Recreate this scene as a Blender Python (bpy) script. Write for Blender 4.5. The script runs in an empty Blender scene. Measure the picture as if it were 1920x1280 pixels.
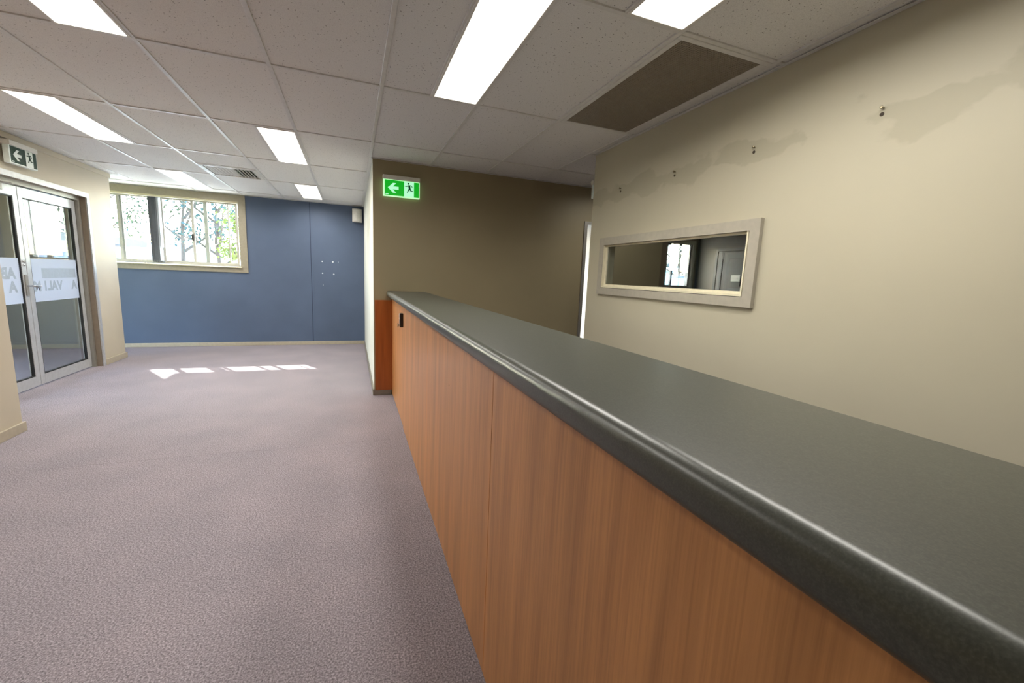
import bpy, bmesh, math, random
from mathutils import Vector, Matrix, noise
random.seed(7)
S = bpy.context.scene
COL = S.collection
PI = math.pi

# ------------------------------------------------------------------ camera
EYE = 1.3182
cam = bpy.data.cameras.new('camera')
cam.sensor_fit = 'HORIZONTAL'; cam.sensor_width = 36.0
cam.lens = 783.258 / 1920 * 36.0
cam.clip_start = 0.02; cam.clip_end = 300
co = bpy.data.objects.new('camera', cam); COL.objects.link(co)
yaw, pit, rol = 0.3684, -0.1516, 0.0434
fwd = Vector((math.sin(yaw)*math.cos(pit), math.cos(yaw)*math.cos(pit), math.sin(pit)))
rgt = Vector((math.cos(yaw), -math.sin(yaw), 0)); upv = rgt.cross(fwd)
r2 = rgt*math.cos(rol) + upv*math.sin(rol); u2 = upv*math.cos(rol) - rgt*math.sin(rol)
co.matrix_world = Matrix(((r2.x, u2.x, -fwd.x, 0), (r2.y, u2.y, -fwd.y, 0), (r2.z, u2.z, -fwd.z, EYE), (0, 0, 0, 1)))
S.camera = co

# ------------------------------------------------------------------ sky, sun, exposure
SUN_DIR = Vector((0.62, -1.0, -0.77)).normalized()
LAMP = 3.0          # what the diffuser itself shows
LAMP_W = 21.0       # the tubes behind it, beamed downwards by the prismatic sheet
w = bpy.data.worlds.new('world'); S.world = w; w.use_nodes = True
nt = w.node_tree
sky = nt.nodes.new('ShaderNodeTexSky'); sky.sky_type = 'NISHITA'; sky.sun_disc = False
sky.sun_elevation = math.asin(-SUN_DIR.z); sky.sun_rotation = math.atan2(-SUN_DIR.x, -SUN_DIR.y)
sky.dust_density = 1.5
bg = nt.nodes['Background']; bg.inputs['Strength'].default_value = 3.6
nt.links.new(sky.outputs[0], bg.inputs['Color'])
sl = bpy.data.lights.new('sun', 'SUN'); sl.energy = 30.0; sl.angle = math.radians(0.6); sl.color = (1.0, 0.95, 0.88)
so = bpy.data.objects.new('sun', sl); COL.objects.link(so)
so.rotation_euler = SUN_DIR.to_track_quat('-Z', 'Y').to_euler(); so.location = (-8, 16, 12)
vs = S.view_settings
vs.view_transform = 'Standard'; vs.look = 'None'; vs.gamma = 1.0; vs.use_curve_mapping = False
vs.exposure = 0.0
S.display_settings.display_device = 'sRGB'

# ------------------------------------------------------------------ materials
def lin(c):
    return tuple(((v/255)/12.92 if v/255 <= 0.04045 else ((v/255+0.055)/1.055)**2.4) for v in c) + (1.0,)

class NT:
    def __init__(s, name):
        s.m = bpy.data.materials.new(name); s.m.use_nodes = True
        s.t = s.m.node_tree; s.b = s.t.nodes['Principled BSDF']; s.out = s.t.nodes['Material Output']
        s.tc = s.t.nodes.new('ShaderNodeTexCoord')
    def n(s, typ, **kw):
        nd = s.t.nodes.new(typ)
        for k, v in kw.items():
            if k in nd.inputs: nd.inputs[k].default_value = v
            else: setattr(nd, k, v)
        return nd
    def l(s, a, b): s.t.links.new(a, b)
    def coords(s, scale=(1, 1, 1), rnd=False):
        mp = s.n('ShaderNodeMapping'); mp.inputs['Scale'].default_value = scale
        s.l(s.tc.outputs['Object'], mp.inputs['Vector'])
        if rnd:
            oi = s.n('ShaderNodeObjectInfo'); mu = s.n('ShaderNodeMath', operation='MULTIPLY'); mu.inputs[1].default_value = 57.0
            s.l(oi.outputs['Random'], mu.inputs[0]); s.l(mu.outputs[0], mp.inputs['Location'])
        return mp.outputs[0]
    def noise(s, vec, scale, detail=2.0, rough=0.5):
        nd = s.n('ShaderNodeTexNoise'); nd.inputs['Scale'].default_value = scale
        nd.inputs['Detail'].default_value = detail; nd.inputs['Roughness'].default_value = rough
        s.l(vec, nd.inputs['Vector']); return nd.outputs['Fac']
    def ramp(s, fac, stops):
        r = s.n('ShaderNodeValToRGB'); cr = r.color_ramp
        while len(cr.elements) < len(stops): cr.elements.new(0.5)
        for e, (p, c) in zip(cr.elements, stops): e.position = p; e.color = c
        s.l(fac, r.inputs['Fac']); return r.outputs['Color']
    def mix(s, fac, a, b, blend='MIX'):
        nd = s.n('ShaderNodeMix', data_type='RGBA', blend_type=blend)
        for sock, v in ((nd.inputs[0], fac), (nd.inputs[6], a), (nd.inputs[7], b)):
            if hasattr(v, 'is_linked'): s.l(v, sock)
            else: sock.default_value = v
        return nd.outputs[2]
    def bump(s, h, strength=0.2, dist=0.002):
        b = s.n('ShaderNodeBump'); b.inputs['Strength'].default_value = strength; b.inputs['Distance'].default_value = dist
        s.l(h, b.inputs['Height']); s.l(b.outputs[0], s.b.inputs['Normal'])
    def base(s, v):
        if hasattr(v, 'is_linked'): s.l(v, s.b.inputs['Base Color'])
        else: s.b.inputs['Base Color'].default_value = v
    def set(s, rough=0.5, metal=0.0, spec=None):
        s.b.inputs['Roughness'].default_value = rough; s.b.inputs['Metallic'].default_value = metal
        if spec is not None: s.b.inputs['Specular IOR Level'].default_value = spec
        return s.m

def shade(c, f): return (c[0]*f, c[1]*f, c[2]*f, 1)

def paint(name, rgb, rough=0.55, var=0.05, spec=0.4, bumpy=0.06):
    t = NT(name); c = lin(rgb)
    v = t.coords()
    t.base(t.ramp(t.noise(v, 1.7, 4), [(0.3, shade(c, 1-var)), (0.7, shade(c, 1+var))]))
    if bumpy: t.bump(t.noise(v, 260, 2), bumpy, 0.001)
    return t.set(rough, 0, spec)

def plain(name, rgb, rough=0.5, metal=0.0, var=0.06, scale=30):
    t = NT(name); c = lin(rgb)
    t.base(t.ramp(t.noise(t.coords(), scale, 3), [(0.3, shade(c, 1-var)), (0.7, shade(c, 1+var))]))
    return t.set(rough, metal)

def emit(name, rgb, strength):
    t = NT(name); t.base(lin(rgb)); t.b.inputs['Emission Color'].default_value = lin(rgb)
    t.b.inputs['Emission Strength'].default_value = strength
    return t.set(0.4)

def glass(name, tint=(0.93, 0.96, 0.95, 1), refl=1.0, ior=1.5):
    t = NT(name); t.t.nodes.remove(t.b)
    tr = t.n('ShaderNodeBsdfTransparent'); tr.inputs['Color'].default_value = tint
    gl = t.n('ShaderNodeBsdfGlossy'); gl.inputs['Roughness'].default_value = 0.01
    lw = t.n('ShaderNodeLayerWeight'); lw.inputs['Blend'].default_value = 0.5      # Schlick, the same on both faces of the pane
    fr = t.n('ShaderNodeMath', operation='POWER'); fr.inputs[1].default_value = 5.0; t.l(lw.outputs['Facing'], fr.inputs[0])
    mu = t.n('ShaderNodeMath', operation='MULTIPLY_ADD'); mu.inputs[1].default_value = 0.95*refl; mu.inputs[2].default_value = 0.035*refl
    mx = t.n('ShaderNodeMixShader')
    t.l(fr.outputs[0], mu.inputs[0]); t.l(mu.outputs[0], mx.inputs[0])
    t.l(tr.outputs[0], mx.inputs[1]); t.l(gl.outputs[0], mx.inputs[2]); t.l(mx.outputs[0], t.out.inputs[0])
    return t.m

def carpet():
    t = NT('carpet'); v = t.coords()
    c = lin((148, 141, 147))
    fine = t.noise(v, 150, 4, 0.75); big = t.noise(v, 2.2, 3)
    col = t.ramp(fine, [(0.34, shade(c, 0.40)), (0.5, shade(c, 0.95)), (0.66, shade(c, 1.75))])
    tone = t.ramp(big, [(0.3, (0.90, 0.90, 0.91, 1)), (0.7, (1.06, 1.03, 1.03, 1))])
    t.base(t.mix(1.0, col, tone, 'MULTIPLY'))
    t.bump(fine, 0.5, 0.003)
    return t.set(0.95, 0, 0.1)

def wood(name, rgb):
    t = NT(name); c = lin(rgb)
    warp = t.n('ShaderNodeTexNoise'); warp.inputs['Scale'].default_value = 1.3; warp.inputs['Detail'].default_value = 3
    t.l(t.coords((3.0, 3.0, 1.1)), warp.inputs['Vector'])
    add = t.n('ShaderNodeMix', data_type='VECTOR'); add.inputs[0].default_value = 0.10
    t.l(t.coords((7.0, 7.0, 0.42)), add.inputs[4]); t.l(warp.outputs['Color'], add.inputs[5])
    v = add.outputs[1]
    streak = t.noise(v, 1.7, 7, 0.66)
    col = t.ramp(streak, [(0.26, shade(c, 0.74)), (0.42, shade(c, 0.93)), (0.52, shade(c, 1.04)), (0.63, shade(c, 1.16)), (0.78, shade(c, 0.92))])
    fig = t.n('ShaderNodeTexWave'); fig.wave_type = 'BANDS'; fig.bands_direction = 'DIAGONAL'
    fig.inputs['Scale'].default_value = 0.9; fig.inputs['Distortion'].default_value = 9; fig.inputs['Detail'].default_value = 3; fig.inputs['Detail Scale'].default_value = 1.2
    t.l(t.coords((6.0, 6.0, 0.5)), fig.inputs['Vector'])
    figc = t.ramp(fig.outputs['Fac'], [(0.0, (0.92, 0.90, 0.88, 1)), (0.30, (1.0, 1.0, 1.0, 1)), (1.0, (1.03, 1.03, 1.02, 1))])
    grain = t.ramp(t.noise(t.coords((80, 80, 1.5)), 2.0, 3, 0.6), [(0.33, (0.86, 0.83, 0.80, 1)), (0.58, (1.04, 1.04, 1.04, 1))])
    t.base(t.mix(1.0, t.mix(1.0, col, grain, 'MULTIPLY'), figc, 'MULTIPLY'))
    return t.set(0.33, 0, 0.5)

def worktop():
    t = NT('worktop_laminate'); v = t.coords(); c = lin((68, 70, 62))
    f = t.noise(v, 420, 2, 0.6); g = t.noise(v, 90, 3)
    col = t.ramp(f, [(0.33, shade(c, 0.62)), (0.5, c), (0.68, shade(c, 1.7))])
    t.base(t.mix(0.5, col, t.ramp(g, [(0.3, shade(c, 0.85)), (0.7, shade(c, 1.15))])))
    t.bump(f, 0.03, 0.0005)
    return t.set(0.34, 0, 0.62)

def ceiling_tile_mat():
    t = NT('ceiling_tile'); v = t.coords((1, 1, 1), True); c = lin((232, 231, 229))
    dots = t.n('ShaderNodeTexVoronoi'); dots.inputs['Scale'].default_value = 62
    t.l(v, dots.inputs['Vector'])
    mask = t.ramp(dots.outputs['Distance'], [(0.12, (0.25, 0.24, 0.23, 1)), (0.21, (1, 1, 1, 1))])
    gate = t.ramp(t.noise(v, 45, 2), [(0.47, (0, 0, 0, 1)), (0.53, (1, 1, 1, 1))])
    fine = t.ramp(t.noise(v, 320, 2, 0.7), [(0.32, shade(c, 0.80)), (0.55, c)])
    spots = t.mix(gate, mask, (1, 1, 1, 1))
    t.base(t.mix(1.0, fine, spots, 'MULTIPLY'))
    t.bump(t.noise(v, 260, 2), 0.12, 0.001)
    return t.set(0.75, 0, 0.25)

def right_wall_mat():
    # cream paint with patches of a greyer touch-up coat under the row of screws (a stain with its own shape)
    t = NT('cream_wall_patched'); c = lin((189, 183, 161)); v = t.coords()
    base = t.ramp(t.noise(v, 1.4, 4), [(0.3, shade(c, 0.96)), (0.7, shade(c, 1.03))])
    sp = t.n('ShaderNodeSeparateXYZ'); t.l(t.tc.outputs['Object'], sp.inputs[0])
    big = t.noise(t.coords((1, 1.7, 2.4)), 1.9, 5, 0.5)
    d = t.n('ShaderNodeMath', operation='SUBTRACT'); d.inputs[1].default_value = 2.045; t.l(sp.outputs['Z'], d.inputs[0])
    a = t.n('ShaderNodeMath', operation='ABSOLUTE'); t.l(d.outputs[0], a.inputs[0])
    m = t.n('ShaderNodeMath', operation='MULTIPLY_ADD'); m.inputs[1].default_value = -2.1; m.inputs[2].default_value = 0.17
    t.l(a.outputs[0], m.inputs[0])
    s = t.n('ShaderNodeMath', operation='ADD'); t.l(m.outputs[0], s.inputs[0]); t.l(big, s.inputs[1])
    msk = t.ramp(s.outputs[0], [(0.555, (0, 0, 0, 1)), (0.60, (1, 1, 1, 1))])
    t.base(t.mix(msk, base, lin((177, 171, 149))))
    t.bump(t.noise(v, 240, 2), 0.06, 0.001)
    return t.set(0.5, 0, 0.4)

M = {}
M['carpet'] = carpet()
M['subfloor'] = plain('subfloor', (70, 62, 64), 0.9)
M['wood'] = wood('cherry_laminate', (196, 138, 84))
M['wood_red'] = wood('cherry_laminate_end', (160, 88, 36))
M['top'] = worktop()
M['tile'] = ceiling_tile_mat()
M['tee'] = plain('ceiling_tee_paint', (218, 217, 214), 0.3)
M['slab'] = plain('plenum', (60, 60, 60), 0.9)
M['right_wall'] = right_wall_mat()
M['cream'] = paint('cream_wall', (212, 204, 182))
M['tan'] = paint('tan_wall', (152, 140, 110), 0.5)
M['stub'] = paint('off_white_wall', (224, 227, 217))
M['blue'] = paint('blue_wall', (84, 98, 122), 0.55, 0.07)
M['groove'] = plain('groove_navy', (34, 46, 70), 0.7)
M['beige'] = paint('beige_wall', (194, 184, 164))
M['grey_wall'] = paint('grey_wall', (138, 132, 122))
M['east_wall'] = paint('dim_room_wall', (112, 101, 84))
M['white_wall'] = paint('white_wall', (235, 232, 230))
M['skirt'] = plain('skirting_paint', (178, 168, 148), 0.4)
M['skirt_grey'] = plain('grey_skirting', (128, 122, 112), 0.45)
M['arch'] = plain('architrave_paint', (170, 164, 150), 0.4)
M['arch_shade'] = plain('window_architrave_paint', (152, 144, 126), 0.45)  # darker copy of the architrave paint, backlit shade put into the colour
M['frame_cream'] = plain('cream_aluminium', (226, 219, 192), 0.35)
M['jamb'] = plain('brown_jamb', (136, 122, 106), 0.5)
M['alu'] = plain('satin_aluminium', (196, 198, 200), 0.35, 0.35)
M['alu_dark'] = plain('grey_aluminium', (150, 146, 138), 0.4, 0.3)
M['window_alu'] = plain('window_aluminium', (178, 176, 170), 0.4, 0.2)
M['dark_frame'] = plain('dark_bronze_frame', (52, 54, 56), 0.45, 0.2)
M['black'] = plain('black_rubber', (22, 22, 24), 0.55)
M['glass'] = glass('clear_glass')
M['tint_glass'] = glass('door_glass', (0.80, 0.80, 0.79, 1), 1.6)
M['inner_glass'] = glass('borrowed_light_glass', (0.80, 0.82, 0.82, 1), 1.0)
def film():
    t = NT('frosted_film'); t.t.nodes.remove(t.b)
    d = t.n('ShaderNodeBsdfDiffuse'); d.inputs['Color'].default_value = lin((214, 220, 232))
    tl = t.n('ShaderNodeBsdfTranslucent'); tl.inputs['Color'].default_value = lin((214, 222, 236))
    mx = t.n('ShaderNodeMixShader'); mx.inputs[0].default_value = 0.45
    t.l(d.outputs[0], mx.inputs[1]); t.l(tl.outputs[0], mx.inputs[2]); t.l(mx.outputs[0], t.out.inputs[0])
    return t.m
M['film'] = film()
M['film_text'] = plain('film_lettering', (160, 172, 186), 0.6)
M['lamp'] = emit('lamp_diffuser', (255, 250, 240), LAMP)
M['lamp_frame'] = plain('lamp_frame', (222, 220, 214), 0.35)
M['white_plastic'] = plain('white_plastic', (226, 224, 216), 0.4)
M['speaker_plastic'] = plain('speaker_plastic', (214, 212, 206), 0.5)
M['grille'] = plain('return_air_grille', (152, 142, 126), 0.5, 0.1)
M['duct'] = plain('duct_black', (10, 10, 10), 0.9)
M['vent'] = plain('vent_metal', (214, 212, 206), 0.4)
M['sign_green'] = emit('sign_green', (0, 150, 26), 1.1)
M['sign_white'] = emit('sign_white', (176, 250, 205), 0.85)
M['sign_rim'] = emit('sign_edge_glow', (190, 250, 190), 0.9)
M['sign_man'] = emit('sign_figure', (0, 84, 52), 0.25)
M['dim_green'] = plain('unlit_sign_green', (10, 54, 38), 0.6)
M['dim_white'] = plain('unlit_sign_white', (236, 246, 240), 0.4)
M['chrome'] = plain('chrome', (200, 200, 200), 0.18, 1.0)
M['lock_black'] = plain('lock_black', (28, 22, 22), 0.35)
M['steel'] = plain('screw_steel', (150, 140, 115), 0.3, 1.0)
M['plug'] = plain('wall_plug_dark', (56, 46, 34), 0.7)
M['filler'] = plain('white_filler', (214, 220, 226), 0.7)
M['blind'] = plain('blind_fabric', (112, 116, 120), 0.8)
M['blind_light'] = plain('blind_fabric_light', (196, 200, 204), 0.8)
M['door_grey'] = paint('grey_door', (60, 56, 55), 0.45)
M['ground'] = plain('concrete_ground', (206, 202, 192), 0.9, 0, 0.1, 2)
M['grass'] = plain('lawn', (128, 140, 84), 0.95, 0, 0.2, 6)
M['bark'] = plain('gum_bark', (84, 74, 64), 0.9, 0, 0.2, 14)
M['leaf'] = plain('gum_leaves', (62, 72, 46), 0.7, 0, 0.25, 3)
M['leaf_blue'] = plain('blue_green_leaves', (52, 78, 76), 0.7, 0, 0.25, 3)
M['leaf_yellow'] = plain('yellow_green_leaves', (112, 122, 52), 0.7, 0, 0.25, 3)
M['ext_white'] = plain('white_cladding', (232, 234, 232), 0.6, 0, 0.05, 3)
M['ext_teal'] = plain('pale_teal_cladding', (170, 206, 204), 0.6, 0, 0.05, 3)
M['ext_blue'] = plain('blue_grey_cladding', (126, 142, 168), 0.6, 0, 0.05, 3)
M['roof'] = plain('dark_roof_edge', (92, 96, 100), 0.6)
M['eave'] = plain('eave_soffit', (224, 222, 214), 0.7)

# ------------------------------------------------------------------ helpers
class B:
    """collects shapes in world coordinates, then links them as ONE mesh object"""
    def __init__(s): s.bm = bmesh.new()
    def box(s, x0, x1, y0, y1, z0, z1):
        v = [s.bm.verts.new(p) for p in ((x0, y0, z0), (x1, y0, z0), (x1, y1, z0), (x0, y1, z0), (x0, y0, z1), (x1, y0, z1), (x1, y1, z1), (x0, y1, z1))]
        for f in ((3, 2, 1, 0), (4, 5, 6, 7), (0, 1, 5, 4), (1, 2, 6, 5), (2, 3, 7, 6), (3, 0, 4, 7)):
            s.bm.faces.new([v[i] for i in f])
        return s
    def bbox(s, x0, x1, y0, y1, z0, z1, bev=0.003, seg=2):
        n0 = set(s.bm.faces); s.box(x0, x1, y0, y1, z0, z1)
        nf = [f for f in s.bm.faces if f not in n0]
        ed = list({e for f in nf for e in f.edges})
        bmesh.ops.bevel(s.bm, geom=ed, offset=bev, segments=seg, affect='EDGES', profile=0.5)
        return s
    def ring_x(s, x0, x1, ya, yb, za, zb, w, wb=None):          # rectangular ring in a plane of constant x
        wb = w if wb is None else wb
        s.box(x0, x1, ya, yb, zb-w, zb); s.box(x0, x1, ya, yb, za, za+wb)
        s.box(x0, x1, ya, ya+w, za+wb, zb-w); s.box(x0, x1, yb-w, yb, za+wb, zb-w); return s
    def ring_y(s, y0, y1, xa, xb, za, zb, w, wb=None):
        wb = w if wb is None else wb
        s.box(xa, xb, y0, y1, zb-w, zb); s.box(xa, xb, y0, y1, za, za+wb)
        s.box(xa, xa+w, y0, y1, za+wb, zb-w); s.box(xb-w, xb, y0, y1, za+wb, zb-w); return s
    def prism(s, pts, a, b, axis='y'):                          # polygon (CCW) extruded along an axis
        def P(p, t):
            return {'y': (p[0], t, p[1]), 'x': (t, p[0], p[1]), 'z': (p[0], p[1], t)}[axis]
        va = [s.bm.verts.new(P(p, a)) for p in pts]; vb = [s.bm.verts.new(P(p, b)) for p in pts]
        n = len(pts)
        s.bm.faces.new(va); s.bm.faces.new(vb[::-1])
        for i in range(n): s.bm.faces.new((va[i], vb[i], vb[(i+1) % n], va[(i+1) % n]))
        return s
    def tube(s, pts, rad, seg=8):
        rings = []
        for i, p in enumerate(pts):
            p = Vector(p)
            d = (Vector(pts[min(i+1, len(pts)-1)]) - Vector(pts[max(i-1, 0)])).normalized()
            a = d.orthogonal().normalized(); b = d.cross(a)
            if i and rings:
                a0 = (rings[-1][0].co - Vector(pts[i-1])); a = (a0 - d*a0.dot(d)).normalized(); b = d.cross(a)
            r = rad[i] if hasattr(rad, '__len__') else rad
            rings.append([s.bm.verts.new(p + (a*math.cos(2*PI*k/seg) + b*math.sin(2*PI*k/seg))*r) for k in range(seg)])
        for q in range(len(rings)-1):
            for k in range(seg):
                s.bm.faces.new((rings[q][k], rings[q][(k+1) % seg], rings[q+1][(k+1) % seg], rings[q+1][k]))
        s.bm.faces.new(rings[0][::-1]); s.bm.faces.new(rings[-1]); return s
    def disc(s, c, n, r, t, seg=12):
        c = Vector(c); n = Vector(n).normalized()
        return s.tube([c, c+n*t*0.7, c+n*t], [r, r, r*0.7], seg)
    def build(s, name, mat, parent=None, smooth=False, faces_mat=None):
        bm = s.bm; bmesh.ops.recalc_face_normals(bm, faces=bm.faces)
        off = Vector((0, 0, 0)); q = parent
        while q is not None: off += q.location; q = q.parent
        if off.length: bmesh.ops.translate(bm, verts=bm.verts, vec=-off)
        me = bpy.data.meshes.new(name); bm.normal_update()
        mats = mat if isinstance(mat, (list, tuple)) else [mat]
        if faces_mat:
            for f in bm.faces: f.material_index = faces_mat(f)
        for f in bm.faces: f.smooth = smooth
        bm.to_mesh(me); bm.free()
        for m in mats: me.materials.append(m)
        if smooth:
            try: me.set_sharp_from_angle(angle=math.radians(40))
            except Exception: pass
        o = bpy.data.objects.new(name, me); COL.objects.link(o)
        if parent is not None: o.parent = parent
        return o

def thing(name, label, cat, loc, group=None):
    o = bpy.data.objects.new(name, None); COL.objects.link(o); o.location = loc; o.empty_display_size = 0.1
    o['label'] = label; o['category'] = cat
    if group: o['group'] = group
    return o
def tag(o, label, cat, group=None):
    o['label'] = label; o['category'] = cat
    if group: o['group'] = group
    return o
def struct(o): o['kind'] = 'structure'; return o
def copy_tree(o, loc, label=None, group=None):
    c = o.copy(); COL.objects.link(c); c.location = loc
    if label: c['label'] = label
    if group: c['group'] = group
    for ch in list(o.children):
        d = ch.copy(); COL.objects.link(d); d.parent = c
        for g in list(ch.children):
            e = g.copy(); COL.objects.link(e); e.parent = d
    return c

def cut_wall(b, axis, t0, t1, a0, a1, z0, z1, holes):
    """wall of thickness t0..t1, running a0..a1, with rectangular holes (h0,h1,hz0,hz1)"""
    xs = sorted({a0, a1, *[h[0] for h in holes], *[h[1] for h in holes]})
    for i in range(len(xs)-1):
        p, q = xs[i], xs[i+1]; mid = (p+q)/2
        hs = sorted([h for h in holes if h[0] < mid < h[1]], key=lambda h: h[2])
        z = z0
        segs = []
        for h in hs:
            if h[2] > z: segs.append((z, h[2]))
            z = h[3]
        if z < z1: segs.append((z, z1))
        for za, zb in segs:
            if axis == 'x': b.box(t0, t1, p, q, za, zb)
            else: b.box(p, q, t0, t1, za, zb)
    return b

# ------------------------------------------------------------------ dimensions
C = 2.427           # ceiling
YN = 8.042          # north (blue) wall face
YS = 4.599          # tan wall face
XS = 0.208          # free face of the white wall
XR = 2.051          # cream wall on the right
XD = -2.94          # wall with the glass doors
XL = -2.36          # near left wall
YE = 3.43           # end of the right wall
YB = -1.95          # wall behind the camera
TOP = C + 0.16

# ------------------------------------------------------------------ structure: floor
fl = struct(B().box(-5.3, 8.0, YB-0.1, 8.2, -0.12, -0.006).build('floor', M['subfloor']))
SEAM = 3.32
B().prism([(-5.3, YB-0.1), (8.0, YB-0.1), (8.0, SEAM-0.16), (0.39, SEAM-0.02), (-5.3, SEAM+0.10)], -0.006, 0.0, 'z').build('carpet', M['carpet'], fl)
B().prism([(-5.3, SEAM+0.1018), (0.39, SEAM-0.0182), (8.0, SEAM-0.1582), (8.0, 8.042), (-5.3, 8.042)], -0.006, 0.0, 'z').build('carpet', M['carpet'], fl)

# ------------------------------------------------------------------ structure: walls
def tan_face(f): return 1 if f.normal.y < -0.5 else 0
b = cut_wall(B(), 'y', YN, YN+0.16, -3.72, XS, 0, TOP, [(-3.6, -1.665, 1.27, 2.345)])
wn = struct(b.build('wall_north', M['blue']))
struct(cut_wall(B(), 'y', YN, YN+0.16, -5.3, -3.72, 0, TOP, [(-4.26, -3.81, 1.285, 2.2)]).build('wall_north_entry', M['grey_wall']))
struct(cut_wall(B(), 'y', YN, YN+0.16, XS, 3.9, 0, TOP, [(0.9, 3.3, 1.0, 2.3)]).build('wall_north_office', M['white_wall']))
struct(cut_wall(B(), 'y', YN, YN+0.16, 3.9, 8.0, 0, TOP, [(6.74, 7.62, 1.27, 2.27)]).build('wall_north_east', M['east_wall']))
struct(B().box(XS, XS+0.1, YS, YN, 0, TOP).build('wall_center', [M['stub'], M['tan']], faces_mat=tan_face))
struct(cut_wall(B(), 'y', YS, YS+0.1, XS+0.1, 3.85, 0, TOP, [(2.69, 3.03, 0, 2.005)]).build('wall_back', M['tan']))
struct(B().box(3.85, 3.95, YS, YN, 0, TOP).build('wall_partition', [M['white_wall'], M['east_wall']], faces_mat=lambda f: 0 if f.normal.x < -0.5 else 1))
wr = struct(cut_wall(B(), 'x', XR, XR+0.1, YB, YE, 0, TOP, [(1.742, 3.172, 1.268, 1.642)]).build('wall_right', [M['right_wall'], M['tan']], faces_mat=lambda f: 1 if f.normal.y > 0.5 else 0))
struct(B().box(7.85, 8.0, YB, YN, 0, TOP).build('wall_east', M['east_wall']))
struct(B().box(-5.3, 8.0, YB-0.1, YB, 0, TOP).build('wall_south', M['cream']))
struct(B().box(XL-0.12, XL, YB, 4.155, 0, TOP).box(XD-0.15, XL-0.12, 4.035, 4.155, 0, TOP).build('wall_left', M['beige']))
DY0, DY1, DZ = 4.70, 6.63, 2.045
wd = struct(cut_wall(B(), 'x', XD-0.15, XD, 4.155, 7.2, 0, TOP, [(DY0, DY1, 0, DZ)]).build('wall_door', M['beige']))
struct(cut_wall(B(), 'x', -5.3, -5.2, 4.0, YN, 0, TOP, [(4.5, 6.9, 0, 2.2)]).box(-5.2, XD-0.15, 4.035, 4.135, 0, TOP).build('wall_west', M['grey_wall']))

# blue wall joint strip and filler spots
B().box(-0.655, -0.645, YN-0.0015, YN, 0.062, C).build('joint_groove', M['groove'], wn)
B().bbox(-0.645, -0.612, YN-0.004, YN, 0.062, C, 0.001, 1).build('joint_strip', M['blue'], wn)
for (x, z, r) in ((-0.477, 1.453, 0.011), (-0.308, 1.453, 0.015), (-0.474, 1.252, 0.011), (-0.295, 1.242, 0.013), (-0.22, 1.455, 0.006), (-0.47, 1.05, 0.006)):
    B().disc((x, YN, z), (0, -1, 0), r, 0.002, 9).build('filler_spot', M['filler'], wn)

# skirting boards
def skirt(name, mat, *boxes):
    b = B()
    for bx in boxes: b.bbox(*bx, bev=0.004, seg=2)
    return struct(b.build(name, mat))
skirt('baseboard_north', M['skirt'], (-3.3, XS-0.012, YN-0.014, YN, 0, 0.062))
skirt('baseboard_center', M['skirt_grey'], (XS-0.014, XS, YS-0.014, YN-0.014, 0, 0.07), (XS, 0.385, YS-0.014, YS, 0, 0.058))
skirt('baseboard_left', M['skirt'], (XL, XL+0.016, YB, 4.171, 0, 0.075), (XD+0.016, XL, 4.155, 4.171, 0, 0.075))
skirt('baseboard_door', M['skirt'], (XD, XD+0.016, 6.675, 7.216, 0, 0.075), (XD, XD+0.016, 4.171, 4.65, 0, 0.075))
skirt('baseboard_right', M['skirt'], (XR-0.016, XR, YB, YE, 0, 0.075))
skirt('baseboard_entry', M['grey_wall'], (-5.2, -3.3, YN-0.016, YN, 0, 0.09))
# bulkhead strip along the top of the door wall
struct(B().bbox(XD, XD+0.018, 4.16, 7.2, C-0.055, C-0.001, 0.003).build('trim_1', M['beige']))
# doorway lining at the back wall
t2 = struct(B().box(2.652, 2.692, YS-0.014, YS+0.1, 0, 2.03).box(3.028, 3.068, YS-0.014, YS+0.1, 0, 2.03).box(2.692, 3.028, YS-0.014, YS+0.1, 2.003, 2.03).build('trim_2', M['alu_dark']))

# ------------------------------------------------------------------ structure: ceiling with grid and tiles
ceil = struct(B().box(-5.3, 8.0, YB-0.1, 8.2, TOP, TOP+0.1).build('ceiling', M['slab']))
X0, Y0 = 0.1847, 2.8645
colx = [X0 + 0.6*i for i in range(-9, 6)]
rowy = [Y0 + 1.2*j for j in range(-5, 6)]
TW = 0.012
LIGHTS = {}     # (col left x index, row index) -> side of the light inside the cell
def ci(x): return min(range(len(colx)), key=lambda i: abs(colx[i]-x))
def rj(y): return min(range(len(rowy)), key=lambda j: abs(rowy[j]-y))
cells_light = {(ci(-0.415-0.6), rj(4.0645)): 'R', (ci(-0.415-0.6), rj(6.4645)): 'R', (ci(-2.215), rj(4.0645)): 'L', (ci(-2.215), rj(6.4645)): 'L',
               (ci(-1.615), rj(1.6645)): 'R', (ci(0.185), rj(1.6645)): 'R', (ci(0.785), rj(0.4645)): 'R',
               }
cell_grille = (ci(1.385), rj(1.6645)); cell_vent = (ci(-1.615), rj(5.2645))
tile_meshes = {}
def tile(x0, x1, y0, y1):
    if x1-x0 < 0.012 or y1-y0 < 0.012: return
    key = (round(x1-x0, 3), round(y1-y0, 3)); cx, cy = (x0+x1)/2, (y0+y1)/2
    if key not in tile_meshes:
        hw, hh = key[0]/2-0.002, key[1]/2-0.002
        o = B().box(-hw, hw, -hh, hh, 0, 0.014).build('ceiling_tile', M['tile'], None)
        tile_meshes[key] = o.data
        o.parent = ceil
    else:
        o = bpy.data.objects.new('ceiling_tile', tile_meshes[key]); COL.objects.link(o); o.parent = ceil
    o.location = (cx, cy, C+0.007)
def tee(x0, x1, y0, y1):
    B().bbox(x0, x1, y0, y1, C, C+0.022, 0.0012, 1).build('ceiling_tee', M['tee'], ceil)
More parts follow.
